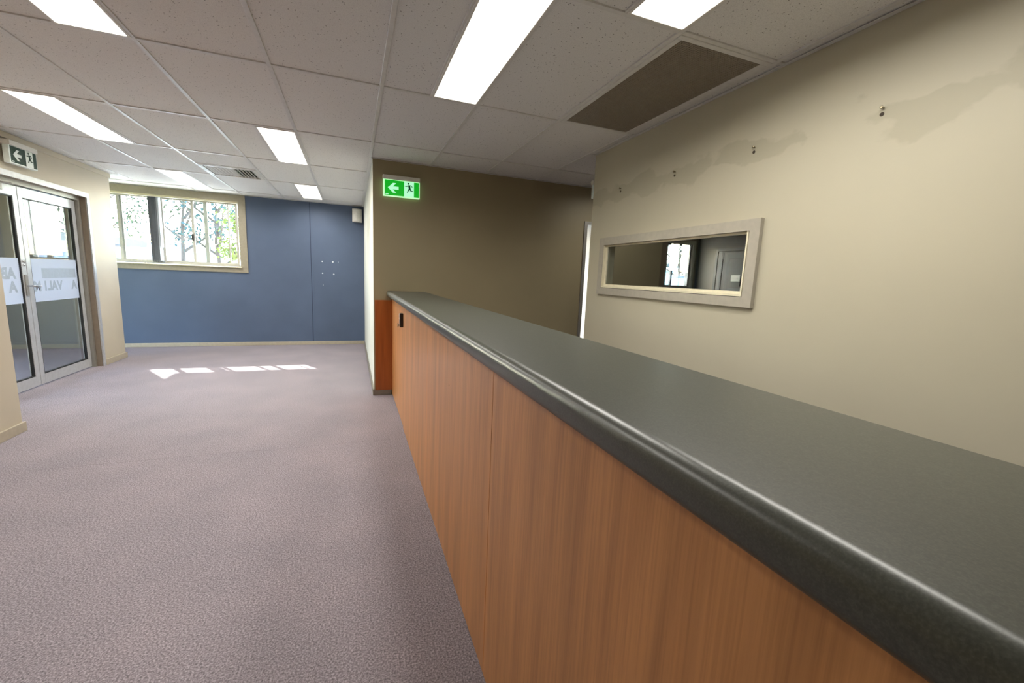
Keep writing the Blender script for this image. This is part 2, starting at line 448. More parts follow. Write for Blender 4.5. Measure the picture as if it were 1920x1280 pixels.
# zones: list of (x0,x1,y0,y1)
zones = [(-3.415, -2.815, 7.2, YN), (-4.015, -3.415, 7.2, YN), (-4.615, -4.015, 7.2, YN), (-5.2, -4.615, 7.2, YN),
         (XD, -2.815, 4.155, 7.2), (-2.815, -2.215, 4.155, YN), (XL, -2.215, YB, 4.155),
         (-2.215, -1.615, YB, YN), (-1.615, -1.015, YB, YN), (-1.015, -0.415, YB, YN), (-0.415, 0.185, YB, YN),
         (0.185, XS, YS, YN), (0.185, 0.785, YB, YS), (0.785, 1.385, YB, YS), (1.385, 1.985, YB, YS),
         (1.985, XR, YB, YE), (1.985, 2.585, YE, YS), (2.585, 3.185, YE, YS), (3.185, 3.785, YE, YS)]
SPLIT = []
for (x0, x1, y0, y1) in zones:
    ys = [y0] + [y for y in rowy if y0+0.001 < y < y1-0.001] + [y1]
    full = abs(x1-x0-0.6) < 0.01
    for a, c in zip(ys[:-1], ys[1:]):
        key = (ci(x0), rj(a)) if full and any(abs(a-r) < 0.002 for r in rowy) else None
        xa, xb = x0+TW*0.5, x1-TW*0.5
        ya, yb = a+TW*0.5, c-TW*0.5
        if abs(x0-2.585) < 0.01 and a < 3.5:
            tile(xa, x0+0.3, ya, yb); SPLIT.append((x0+0.3, a+TW, c-TW)); continue
        if key in cells_light:
            if cells_light[key] == 'R': tile(xa, x0+0.3, ya, yb)
            else: tile(x1-0.3, xb, ya, yb)
            SPLIT.append((x0+0.3, a+TW, c-TW))
            continue
        if key == cell_grille: continue
        if key == cell_vent:
            tile(xa, xb, ya, a+0.6); tee(x0+TW, x1-TW, a+0.6-TW, a+0.6+TW); continue
        tile(xa, xb, ya, yb)
for (x, a, c) in SPLIT: tee(x-0.008, x+0.008, a, c)
# main tees along y
for (x, a, c) in ((-4.615, 7.2, YN), (-4.015, 7.2, YN), (-3.415, 7.2, YN), (-2.815, 4.155, YN), (-2.215, YB, YN), (-1.615, YB, YN), (-1.015, YB, YN), (-0.415, YB, YN),
                  (0.185, YB, YN), (0.785, YB, YS), (1.385, YB, YS), (1.985, YB, YS), (2.585, YE, YS), (3.185, YE, YS)):
    tee(x-TW, x+TW, a+0.001, c-0.001)
# cross tees, cell by cell (each butts against the main tees)
for (x0, x1, y0, y1) in zones:
    for y in rowy:
        if y0+0.02 < y < y1-0.02 and x1-x0 > 0.05: tee(x0+TW, x1-TW, y-TW, y+TW)
# wall angles
def angle(x0, x1, y0, y1): B().box(x0, x1, y0, y1, C-0.001, C+0.003).build('wall_angle', M['tee'], ceil)
angle(XR-0.022, XR, YB, YE); angle(XS-0.018, XS, YS, YN); angle(-3.4, XS-0.018, YN-0.022, YN); angle(XS, 3.8, YS-0.02, YS)
angle(XD+0.018, XD+0.036, 4.16, 7.2)

# ------------------------------------------------------------------ ceiling lights
def make_light(x, y, label, hy=0.588, watts=None):
    t = thing('ceiling_light', label, 'light', (x, y, C), 'troffer lights in the ceiling grid')
    b = B(); hx = 0.147
    for q in ((-hx, hx, -hy, -hy+0.014), (-hx, hx, hy-0.014, hy), (-hx, -hx+0.014, -hy+0.014, hy-0.014), (hx-0.014, hx, -hy+0.014, hy-0.014)):
        b.bbox(x+q[0], x+q[1], y+q[2], y+q[3], C-0.004, C+0.05, 0.002, 1)
    b.build('frame', M['lamp_frame'], t)
    B().box(x-hx+0.014, x+hx-0.014, y-hy+0.014, y+hy-0.014, C+0.002, C+0.012).build('diffuser', M['lamp'], t)
    al = bpy.data.lights.new('tube_light', 'AREA'); al.shape = 'RECTANGLE'; al.size = 2*hx-0.03; al.size_y = 2*hy-0.03
    al.energy = watts or LAMP_W; al.spread = math.radians(166); al.color = (1.0, 0.965, 0.90)
    ao = bpy.data.objects.new('tube_light', al); COL.objects.link(ao); ao.parent = t; ao.location = (0, 0, 0.0005)
    return t
light0 = None
LBL = {(-0.715, 4.0645): 'lit troffer light left of the green exit sign, middle of the left ceiling',
       (-0.715, 6.4645): 'small looking lit troffer light closest to the top of the blue wall',
       (-2.215, 4.0645): 'lit troffer light above the glass doors at the left frame edge',
       (-2.215, 6.4645): 'lit troffer light in front of the bright window',
       (-1.315, 1.6645): 'lit troffer light cut by the top left corner of the picture',
       (0.485, 1.6645): 'largest lit troffer light, above the far half of the counter',
       (1.085, 0.4645): 'lit troffer light cut by the top edge, next to the dark return air grille',
       }
for (x, y), lb in LBL.items():
    p = (x+0.15, y+0.6, C)
    if light0 is None: light0 = make_light(p[0], p[1], lb)
    else: copy_tree(light0, p, lb)

make_light(3.035, 3.757, 'short unseen troffer added to brighten the passage behind the end of the cream wall', 0.29, 9.0)  # added fill lamp, hidden behind the cream wall, brightens the tan wall
# ------------------------------------------------------------------ return-air grille and supply vent
gx0, gx1, gy0, gy1 = 1.397, 1.973, 1.677, 2.852
t = thing('return_air_grille', 'large dark perforated return air grille in the ceiling beside the cream wall', 'vent', ((gx0+gx1)/2, (gy0+gy1)/2, C))
b = B()
for q in ((gx0, gx1, gy0, gy0+0.03), (gx0, gx1, gy1-0.03, gy1), (gx0, gx0+0.03, gy0+0.03, gy1-0.03), (gx1-0.045, gx1, gy0+0.03, gy1-0.03)):
    b.bbox(q[0], q[1], q[2], q[3], C-0.003, C+0.02, 0.002, 1)
b.build('frame', M['tee'], t)
b = B(); ix0, ix1, iy0, iy1 = gx0+0.03, gx1-0.045, gy0+0.03, gy1-0.03
n = 36
for i in range(n+1):
    x = ix0 + (ix1-ix0)*i/n; b.box(x-0.0028, x+0.0028, iy0, iy1, C, C+0.007)
m = 80
for j in range(m+1):
    y = iy0 + (iy1-iy0)*j/m; b.box(ix0, ix1, y-0.0028, y+0.0028, C+0.0004, C+0.0066)
core = b.build('mesh_core', M['grille'], t); core['kind'] = 'stuff'
B().box(ix0, ix1, iy0, iy1, C+0.05, C+0.06).build('plenum_back', M['duct'], t)

vx0, vx1, vy0, vy1 = -1.603, -1.027, 5.8765, 6.4525
t = thing('supply_air_vent', 'square louvred air vent in the ceiling near the window', 'vent', ((vx0+vx1)/2, (vy0+vy1)/2, C))
b = B()
for q in ((vx0, vx1, vy0, vy0+0.045), (vx0, vx1, vy1-0.03, vy1), (vx0, vx0+0.035, vy0+0.045, vy1-0.03), (vx1-0.05, vx1, vy0+0.045, vy1-0.03)):
    b.bbox(q[0], q[1], q[2], q[3], C-0.004, C+0.02, 0.002, 1)
b.build('frame', M['vent'], t)
NB = 13
for i in range(NB):
    x = vx0+0.045 + (vx1-vx0-0.09)*(i+0.5)/NB
    e = 0.017 if i < 7 else 0.0025      # the right-hand blades stand open
    B().prism([(x-e, C+0.001), (x-e+0.005, C+0.001), (x+e, C+0.016), (x+e-0.005, C+0.016)], vy0+0.045, vy1-0.03, 'y').build('louvre', M['vent'], t)
B().box(vx0+0.01, vx1-0.01, vy0+0.01, vy1-0.01, C+0.06, C+0.07).build('plenum_back', M['duct'], t)

# ------------------------------------------------------------------ reception counter
CX, CT, CB = 0.392, 1.125, 1.066
def nose_profile():
    pts = []; xf, r, rb = 0.339, 0.024, 0.020
    xb = 0.737
    pts.append((xb, CB)); pts.append((xb+0.0, CT-0.004)); pts.append((xb-0.004, CT))
    for k in range(11):
        a = PI/2 + (PI/2)*k/10; pts.append((xf+r+math.cos(a)*r, CT-r+math.sin(a)*r))
    for k in range(9):
        a = PI + (PI/2)*k/8; pts.append((xf+rb+math.cos(a)*rb, CB+rb+math.sin(a)*rb))
    return pts
FLAP = 3.535
cnt = thing('reception_counter', 'long cherry wood reception counter with dark grey bullnose top', 'counter', (0.55, 1.1, 0))
B().prism(nose_profile(), YB+0.35, FLAP-0.0015, 'y').build('countertop', M['top'], cnt, smooth=True)['label'] = 'dark grey speckled laminate top with rounded front edge'
for (a, c) in ((YB+0.37, -1.195), (-1.195, -0.02), (-0.02, 1.155), (1.155, 2.330), (2.330, 3.522)):
    B().bbox(CX, CX+0.018, a+(0.0006 if a > 2 else 0.0016), c-(0.0006 if 2 < c < 3 else 0.0016), 0.002, CB, 0.0008, 1).build('front_panel', M['wood'], cnt)
B().bbox(CX+0.018, 0.70, 3.502, 3.520, 0.002, CB, 0.001, 1).build('end_panel', M['wood'], cnt)
B().bbox(CX+0.018, 0.70, YB+0.37, YB+0.388, 0.002, CB, 0.001, 1).build('end_panel', M['wood'], cnt)
B().box(CX+0.018, 0.69, YB+0.388, 3.502, 0.72, 0.745).build('desk_shelf', M['wood'], cnt)
B().box(CX+0.010, CX+0.03, 3.5215, 3.5305, 0.004, CB-0.002).build('gap_shade_strip', M['black'], cnt)  # black strip put in as the shade of the gate gap
B().box(CX+0.0185, CX+0.032, YB+0.39, 3.50, 0.01, CB-0.002).build('seam_shade_board', M['plug'], cnt)  # dark sheet added behind the panels to give their seams shade
B().disc((CX, 1.759, 0.84), (-1, 0, 0), 0.0035, 0.0006, 8).build('screw_hole', M['plug'], cnt)

gate = thing('counter_gate', 'narrow cherry wood gate between counter and tan wall, with keypad lock', 'gate', (CX, 4.05, 0))
B().bbox(CX+0.003, CX+0.021, 3.534, YS-0.002, 0.012, 1.045, 0.0012, 1).build('gate_panel', M['wood'], gate)
lk = B().bbox(CX-0.024, CX+0.003, 3.556, 3.602, 0.868, 0.985, 0.004, 2).build('keypad_lock', M['lock_black'], gate)
for r in range(6):
    for c in range(2):
        B().disc((CX-0.024, 3.569+0.02*c, 0.974-0.0135*r), (-1, 0, 0), 0.005, 0.004, 10).build('button', M['chrome'], lk)
kn = B().disc((CX-0.024, 3.579, 0.884), (-1, 0, 0), 0.008, 0.01, 10).bbox(CX-0.042, CX-0.034, 3.572, 3.586, 0.866, 0.902, 0.002, 1).build('knob', M['chrome'], lk)
fp = tag(B().prism(nose_profile(), FLAP+0.0015, YS-0.001, 'y').build('counter_flap', M['top'], None, smooth=True), 'short dark grey top section over the gate, against the tan wall', 'counter flap')
tag(B().bbox(XS+0.012, 0.3935, YS-0.017, YS-0.0005, 0.0585, 1.027, 0.001, 1).build('wood_end_panel', M['wood_red'], None), 'upright reddish wood panel on the tan wall beside the gate', 'panel')

# ------------------------------------------------------------------ exit signs
def rect_on(o, u, v, off): return o + u
def sign(name, label, origin, ux, n, lit, W=0.365, H=0.205, D=0.05, group=None):
    """origin = bottom-left corner of the back; ux = right direction on the face; n = outward normal"""
    O = Vector(origin); ux = Vector(ux); n = Vector(n); uz = Vector((0, 0, 1))
    t = thing(name, label, 'exit sign', tuple(O + ux*W/2), group)
    def P(a, h, d): return O + ux*a + uz*h + n*d
    def slab(b, a0, a1, h0, h1, d0, d1):
        c = [P(a0, h0, d0), P(a1, h1, d1)]
        b.bbox(min(c[0].x, c[1].x), max(c[0].x, c[1].x), min(c[0].y, c[1].y), max(c[0].y, c[1].y), min(c[0].z, c[1].z), max(c[0].z, c[1].z), 0.002, 1)
    def poly(b, pts, d):
        vs_ = [b.bm.verts.new(P(a, h, d)) for a, h in pts]; vt = [b.bm.verts.new(P(a, h, d+0.0012)) for a, h in pts]
        k = len(pts); b.bm.faces.new(vs_); b.bm.faces.new(vt[::-1])
        for i in range(k): b.bm.faces.new((vs_[i], vt[i], vt[(i+1) % k], vs_[(i+1) % k]))
    g, wmat, man, rim = (M['sign_green'], M['sign_white'], M['sign_man'], M['sign_rim']) if lit else (M['dim_green'], M['dim_white'], M['dim_green'], M['dim_white'])
    b = B(); slab(b, 0, W, H-0.042, H, 0, D); b.build('housing', M['white_plastic'], t)
    b = B(); slab(b, 0.002, W-0.002, 0, H-0.043, D*0.35, D*0.86); b.build('diffuser_box', rim, t)
    b = B(); f = D*0.86
    x0, x1, z0, z1 = 0.017, W-0.010, 0.011, H-0.047
    poly(b, [(x0, z0), (x1, z0), (x1, z1), (x0, z1)], f); b.build('green_panel', g, t)
    f += 0.0013; cz = (z0+z1)/2; hw = x1-x0
    b = B(); ax = x0+0.030
    poly(b, [(ax, cz), (ax+0.050, cz+0.047), (ax+0.082, cz+0.047), (ax+0.047, cz+0.014), (ax+0.105, cz+0.014), (ax+0.105, cz-0.014), (ax+0.047, cz-0.014), (ax+0.082, cz-0.047), (ax+0.050, cz-0.047)], f)
    b.build('arrow', wmat, t)
    b = B(); dx = x0+hw*0.565; dw = hw*0.285
    poly(b, [(dx, z0), (dx+dw, z0), (dx+dw, z1), (dx, z1)], f); b.build('door_symbol', wmat, t)
    f += 0.0013; b = B(); mx = dx+dw*0.50
    hd = [(mx-0.008+0.0095*math.cos(2*PI*k/12), z1-0.018+0.0095*math.sin(2*PI*k/12)) for k in range(12)]
    poly(b, hd, f)
    def limb(p, q, w0, w1):
        p, q = Vector(p), Vector(q); d = (q-p).normalized(); s = Vector((-d.y, d.x))
        poly(b, [tuple(p+s*w0), tuple(p-s*w0), tuple(q-s*w1), tuple(q+s*w1)], f)
    zt = z1-0.032
    limb((mx-0.001, zt), (mx+0.006, zt-0.036), 0.012, 0.009)
    limb((mx-0.008, zt-0.002), (mx-0.022, zt-0.014), 0.004, 0.0036); limb((mx-0.022, zt-0.014), (mx-0.042, zt-0.013), 0.0036, 0.003)
    limb((mx+0.008, zt-0.002), (mx+0.024, zt-0.006), 0.004, 0.0036); limb((mx+0.024, zt-0.006), (mx+0.033, zt-0.022), 0.0036, 0.003)
    limb((mx+0.003, zt-0.034), (mx-0.010, zt-0.055), 0.007, 0.005); limb((mx-0.010, zt-0.055), (mx-0.020, zt-0.074), 0.005, 0.004)
    limb((mx+0.009, zt-0.034), (mx+0.014, zt-0.054), 0.007, 0.005); limb((mx+0.014, zt-0.054), (mx+0.040, zt-0.058), 0.005, 0.004)
    b.build('running_figure', man, t)
    b = B(); poly(b, [(x0+0.022+0.018*math.cos(2*PI*k/14), z0+0.010+0.0045*math.sin(2*PI*k/14)) for k in range(14)], f-0.0013); b.build('maker_mark', wmat, t)
    return t
sign('exit_sign', 'lit green exit sign with left arrow on the tan wall above the gate', (0.303, YS, 2.077), (1, 0, 0), (0, -1, 0), True)
sign('exit_sign', 'dark green exit sign with left arrow above the glass doors', (XD, 5.33, 2.150), (0, 1, 0), (1, 0, 0), False, W=0.365, H=0.20, D=0.085)
hs = sign('exit_sign', 'hanging exit sign showing only its pale edge past the end of the cream wall', (2.352, 4.0, 2.170), (1, 0, 0), (0, -1, 0), False, W=0.35, H=0.18, D=0.05)
B().box(2.50, 2.54, 3.965, 3.985, 2.35, C).build('hanger', M['white_plastic'], hs)

# ------------------------------------------------------------------ window in the blue wall
def pane_y(parent, x0, x1, z0, z1, y, mat=None): return B().box(x0, x1, y-0.0025, y+0.0025, z0, z1).build('pane', mat or M['glass'], parent)
wa, wb, wz0, wz1 = -3.6, -1.665, 1.27, 2.345
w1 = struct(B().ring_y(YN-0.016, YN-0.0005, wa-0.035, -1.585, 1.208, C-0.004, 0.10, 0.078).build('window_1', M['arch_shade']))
B().ring_y(YN-0.004, YN+0.15, wa+0.001, wb-0.001, wz0+0.001, wz1-0.001, 0.016).build('reveal', M['frame_cream'], w1)
B().bbox(wa+0.001, wb-0.001, YN-0.045, YN+0.09, wz0+0.012, wz0+0.028, 0.004).build('sill', M['frame_cream'], w1)
fy0, fy1 = YN+0.085, YN+0.135
B().ring_y(fy0, fy1, wa+0.018, wb-0.018, wz0+0.03, wz1-0.018, 0.026).build('outer_frame', M['window_alu'], w1)
def sash(x0, x1, y, st0, st1):
    s = B(); z0, z1 = wz0+0.056, wz1-0.044
    s.box(x0, x1, y-0.011, y+0.011, z1-0.022, z1).box(x0, x1, y-0.011, y+0.011, z0, z0+0.026)
    s.box(x0, x0+st0, y-0.011, y+0.011, z0+0.026, z1-0.022).box(x1-st1, x1, y-0.011, y+0.011, z0+0.026, z1-0.022)
    o = s.build('sash', M['window_alu'], w1)
    pane_y(o, x0+st0, x1-st1, z0+0.026, z1-0.022, y)
    return o
sash(-3.55, -3.205, fy0+0.030, 0.03, 0.045)
sash(-3.26, -2.70, fy0+0.012, 0.035, 0.035)
sash(-2.74, -2.135, fy0+0.036, 0.035, 0.05)
s2 = sash(-2.345, -1.72, fy0+0.012, 0.035, 0.03)
B().box(-1.856, -1.838, fy0+0.003, fy0+0.021, wz0+0.082, wz1-0.066).build('glazing_bar', M['window_alu'], s2)
B().bbox(-2.352, -2.322, fy0-0.016, fy0, 1.68, 1.78, 0.003).build('latch', M['dark_frame'], s2)

bl = thing('vertical_blind', 'grey vertical blind pushed together in the middle of the bright window', 'blind', (-2.75, YN+0.03, wz0+0.03))
B().bbox(wa+0.03, wb-0.02, YN+0.012, YN+0.05, wz1-0.05, wz1-0.018, 0.003).build('head_rail', M['frame_cream'], bl)
for i in range(7):
    x = -2.845+0.021*i; a = 0.35*math.sin(i*1.9)
    s = B(); dy = 0.036; zz = (1.345 if i < 6 else 1.55)
    s.prism([(x-0.006, YN+0.031-dy+0.004), (x-0.0048, YN+0.031-dy), (x+0.008+0.01*a, YN+0.031), (x+0.0072+0.003*a, YN+0.031+dy), (x+0.006, YN+0.031+dy), (x+0.0066+0.01*a, YN+0.031)], zz, wz1-0.055, 'z')
    s.build('slat', M['blind'] if i < 5 else M['blind_light'], bl)
for i in range(6):
    B().bbox(-2.85+0.024*i, -2.834+0.024*i, YN+0.006, YN+0.058, 1.318, 1.343, 0.003, 1).build('bottom_weight', M['blind'], bl)

# entry window, office window, east window
def simple_window(n, x0, x1, z0, z1, bars, mat, arch=None):
    o = struct(B().ring_y(YN+0.02, YN+0.12, x0, x1, z0, z1, 0.035).build('window_%d' % n, mat))
    xs = [x0+0.035] + sum([[q-0.024, q+0.024] for q in bars], []) + [x1-0.035]
    for i in range(0, len(xs), 2): pane_y(o, xs[i], xs[i+1], z0+0.035, z1-0.035, YN+0.07)
    for q in bars: B().box(q-0.024, q+0.024, YN+0.045, YN+0.095, z0+0.035, z1-0.035).build('mullion', mat, o)
    return o
simple_window(2, -4.26, -3.81, 1.285, 2.2, [-4.062], M['dark_frame'])
simple_window(3, 0.9, 3.3, 1.0, 2.3, [1.7, 2.5], M['window_alu'])
w4 = simple_window(4, 6.74, 7.62, 1.27, 2.27, [7.11], M['dark_frame'])
B().ring_y(YN-0.016, YN-0.0005, 6.66, 7.72, 1.19, 2.36, 0.085).build('architrave', M['alu_dark'], w4)
w6 = struct(B().ring_x(-5.28, -5.22, 4.5, 6.9, 0, 2.2, 0.05).box(-5.28, -5.22, 5.68, 5.72, 0.05, 2.15).build('window_6', M['alu_dark']))  # unseen glazing added to let daylight into the entry behind the glass doors
for a in (4.55, 5.72): B().box(-5.253, -5.247, a, a+1.13, 0.05, 2.15).build('pane', M['glass'], w6)
# ------------------------------------------------------------------ borrowed-light window in the cream wall
w5 = struct(B().ring_x(XR-0.024, XR-0.0005, 1.672, 3.227, 1.209, 1.688, 0.062, 0.056).build('window_5', M['arch']))
B().ring_x(XR-0.020, XR+0.09, 1.7425, 3.1715, 1.2685, 1.6415, 0.010).build('lining', M['frame_cream'], w5)
B().ring_x(XR+0.004, XR+0.03, 1.753, 3.161, 1.279, 1.631, 0.018).build('glazing_frame', M['frame_cream'], w5)
B().box(XR+0.014, XR+0.02, 1.7715, 3.1425, 1.2975, 1.6125).build('pane', M['inner_glass'], w5)
B().box(XR-0.0215, XR-0.0195, 1.70, 3.17, 1.2645, 1.2685).build('track_groove', M['black'], w5)
B().disc((XR-0.012, 1.757, 1.628), (-1, 0, 0), 0.004, 0.012, 8).build('fixing_pin', M['plug'], w5)

# screws left in the cream wall
SC = [(1.193, 'wall screw pair nearest the camera, high on the cream wall'), (1.788, 'second wall screw from the right, above the right end of the inner window'),
      (2.392, 'third wall screw from the right, beside a stained patch above the inner window'), (3.010, 'farthest wall screw, near the left end of the cream wall')]
s0 = None
for y, lb in SC:
    if s0 is None:
        s0 = thing('wall_screw', lb, 'screw', (XR, y, 2.062), 'screws left in the cream wall')
        B().tube([(XR+0.004, y, 2.072), (XR-0.012, y, 2.072)], 0.0035, 8).disc((XR-0.012, y, 2.072), (-1, 0, 0), 0.0065, 0.004, 10).build('screw', M['steel'], s0)
        B().disc((XR, y+0.002, 2.048), (-1, 0, 0), 0.0085, 0.0015, 10).build('wall_plug', M['plug'], s0)
    else: copy_tree(s0, (XR, y, 2.062), lb)

# ------------------------------------------------------------------ glass doors
XF = XD-0.085       # room-side face of the leaves
LT = 0.042
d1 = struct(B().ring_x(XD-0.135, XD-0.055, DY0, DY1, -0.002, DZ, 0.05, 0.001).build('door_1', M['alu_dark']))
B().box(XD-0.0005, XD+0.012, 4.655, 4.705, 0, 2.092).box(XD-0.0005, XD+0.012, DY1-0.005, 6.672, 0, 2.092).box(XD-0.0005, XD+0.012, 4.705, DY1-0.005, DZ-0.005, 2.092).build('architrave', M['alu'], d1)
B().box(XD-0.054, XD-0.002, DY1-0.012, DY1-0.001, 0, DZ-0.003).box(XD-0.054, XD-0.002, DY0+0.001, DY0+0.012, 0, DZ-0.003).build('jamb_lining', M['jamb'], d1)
def text_on(parent, txt, y_right, z, size, mat, x, step=0.64):
    for k, ch in enumerate(txt):
        if ch != ' ': letter_on(parent, ch, y_right-k*size*step, z, size, mat, x)
def letter_on(parent, txt, y_right, z, size, mat, x):
    cu = bpy.data.curves.new('lettering', 'FONT'); cu.body = txt; cu.size = size; cu.align_x = 'LEFT'; cu.offset = 0.006; cu.resolution_u = 3
    ob = bpy.data.objects.new('tmp', cu); COL.objects.link(ob)
    dg = bpy.context.evaluated_depsgraph_get(); me = bpy.data.meshes.new_from_object(ob.evaluated_get(dg)); bpy.data.objects.remove(ob)
    b = B(); b.bm.from_mesh(me)
    # the words are applied to be read from the far side, so they run towards -y here (mirrored for this side)
    for v in b.bm.verts: v.co = Vector((x, y_right - v.co.x, z + v.co.y))
    r = bmesh.ops.extrude_face_region(b.bm, geom=list(b.bm.faces))
    for v in [g for g in r['geom'] if isinstance(g, bmesh.types.BMVert)]: v.co.x += 0.0008
    return b.build('letter', mat, parent)
def leaf(name, y0, y1, label, left):
    t = thing(name, label, 'door', (XF, (y0+y1)/2, 0.012))
    za, zb = 0.012, 1.985
    sty = 0.062; rail = 0.095; bot = 0.10
    b = B(); x0, x1 = XF-LT, XF
    b.bbox(x0, x1, y0, y0+sty, za, zb, 0.002, 1); b.bbox(x0, x1, y1-sty, y1, za, zb, 0.002, 1)
    b.box(x0, x1, y0+sty, y1-sty, zb-rail, zb); b.box(x0, x1, y0+sty, y1-sty, za, za+bot)
    b.build('leaf_frame', M['alu'], t)
    gy0, gy1, gz0, gz1 = y0+sty, y1-sty, za+bot, zb-rail
    B().ring_x(XF-0.028, XF-0.004, gy0, gy1, gz0, gz1, 0.011).build('glazing_gasket', M['black'], t)
    g = B().box(XF-0.021, XF-0.015, gy0+0.011, gy1-0.011, gz0+0.011, gz1-0.011).build('glass_pane', M['tint_glass'], t)
    f = B().box(XF-0.0148, XF-0.0138, gy0+0.011, gy1-0.011, 0.86, 1.30).build('frosted_band', M['film'], t)
    f['label'] = 'frosted white film band'
    if left:
        text_on(f, 'ABSS', gy1-0.075, 1.105, 0.145, M['film_text'], XF-0.0137)
        text_on(f, 'A  T', gy1-0.075, 0.975, 0.145, M['film_text'], XF-0.0137)
    else:
        B().box(XF-0.0137, XF-0.0131, gy0+0.17, gy1-0.04, 1.10, 1.205).build('ghost_of_lettering', M['film_text'], f)
        text_on(f, 'A  VALIM', gy1-0.045, 0.975, 0.135, M['film_text'], XF-0.0137)
    return t
YM = 5.66
lr = leaf('glass_door_leaf', YM+0.004, 6.575, 'far leaf of the aluminium glass door, right one, showing the sky and a tree', False)
ll = leaf('glass_door_leaf', 4.755, YM-0.004, 'near leaf of the aluminium glass door, left one, with lever handle', True)
B().box(XF-LT+0.002, XF-0.012, YM-0.003, YM+0.003, 0.02, 1.98).build('meeting_seal', M['black'], ll)
hy = YM-0.035
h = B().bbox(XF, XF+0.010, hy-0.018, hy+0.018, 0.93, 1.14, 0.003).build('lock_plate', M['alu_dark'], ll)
B().tube([(XF+0.01, hy, 1.03), (XF+0.05, hy, 1.03), (XF+0.055, hy+0.02, 1.028), (XF+0.055, hy+0.11, 1.024)], [0.009, 0.009, 0.010, 0.008], 10).build('lever_handle', M['chrome'], h, smooth=True)
B().disc((XF, hy, 1.27), (1, 0, 0), 0.014, 0.012, 14).disc((XF, hy, 1.235), (1, 0, 0), 0.012, 0.01, 14).build('lock_cylinder', M['chrome'], ll)
cl = B().bbox(XF, XF+0.045, 5.10, 5.40, 1.915, 1.975, 0.004).tube([(XF+0.03, 5.36, 1.975), (XF+0.05, 5.50, 1.99), (XF+0.02, 5.58, 1.992)], 0.008, 8).build('door_closer', M['alu_dark'], ll)

# ------------------------------------------------------------------ white speaker on the blue wall
sp = thing('wall_speaker', 'small white speaker box high in the corner of the blue wall', 'speaker', (0.10, YN, 2.16))
pts = [(0.02, YN-0.005), (0.02, YN-0.10)] + [(0.02+0.155*k/8, YN-0.10-0.03*math.sin(PI*k/8)) for k in range(1, 8)] + [(0.175, YN-0.10), (0.175, YN-0.005)]
B().prism(pts, 2.155, 2.37, 'z').build('cabinet', M['speaker_plastic'], sp)
pts2 = [(0.034+0.127*k/8, YN-0.108-0.03*math.sin(PI*k/8)) for k in range(9)] + [(0.161, YN-0.098), (0.034, YN-0.098)]
B().prism(pts2, 2.175, 2.35, 'z').build('front_cover', M['white_plastic'], sp)
B().box(0.07, 0.125, YN-0.006, YN, 2.2, 2.32).build('bracket', M['alu_dark'], sp)

# ------------------------------------------------------------------ room behind the borrowed-light window: door and small notice
d2 = struct(B().ring_x(7.815, 7.8495, 6.52, 7.50, -0.002, 2.16, 0.06, 0.001).build('door_2', M['door_grey']))
pn = B().box(7.825, 7.848, 6.582, 7.438, 0.005, 2.098).build('door_leaf', M['door_grey'], d2)
for (a, c) in ((0.15, 0.95), (1.08, 1.95)):
    B().ring_x(7.817, 7.825, 6.70, 7.32, a, c, 0.03).build('moulding', M['door_grey'], pn)
B().disc((7.825, 6.64, 1.0), (-1, 0, 0), 0.025, 0.05, 12).build('knob', M['chrome'], pn)
nb = thing('wall_box', 'small white switch box on the grey door seen through the inner window', 'switch box', (7.81, 6.86, 1.40))
B().bbox(7.775, 7.8165, 6.74, 6.98, 1.44, 1.58, 0.006).build('cover', M['white_plastic'], nb)
B().bbox(7.768, 7.775, 6.80, 6.85, 1.49, 1.52, 0.002).build('button', M['speaker_plastic'], nb)
B().box(7.80, 7.8165, 6.76, 6.98, 1.34, 1.44).build('lower_plate', M['dark_frame'], nb)

# ------------------------------------------------------------------ outside
struct(B().box(-60, 60, 8.2, 90, -0.5, -0.15).build('ground_north', M['ground']))
struct(B().box(8.0, 60, -30, 8.2, -0.5, -0.15).box(-60, -5.3, -30, 8.2, -0.5, -0.15).build('ground_side', M['grass']))
struct(B().box(-4.04, 8.3, 8.2, 9.3, 2.50, 2.60).box(-4.42, -4.04, 8.2, 8.62, 2.50, 2.60).box(-5.6, -4.42, 8.2, 10.0, 2.50, 2.60).build('trim_3', M['eave']))  # eave; its deeper western end is unseen, shaped to block sun at the entry window
struct(B().box(-5.6, 8.3, YB-0.4, 8.2, TOP+0.1, TOP+0.2).build('roof', M['roof']))

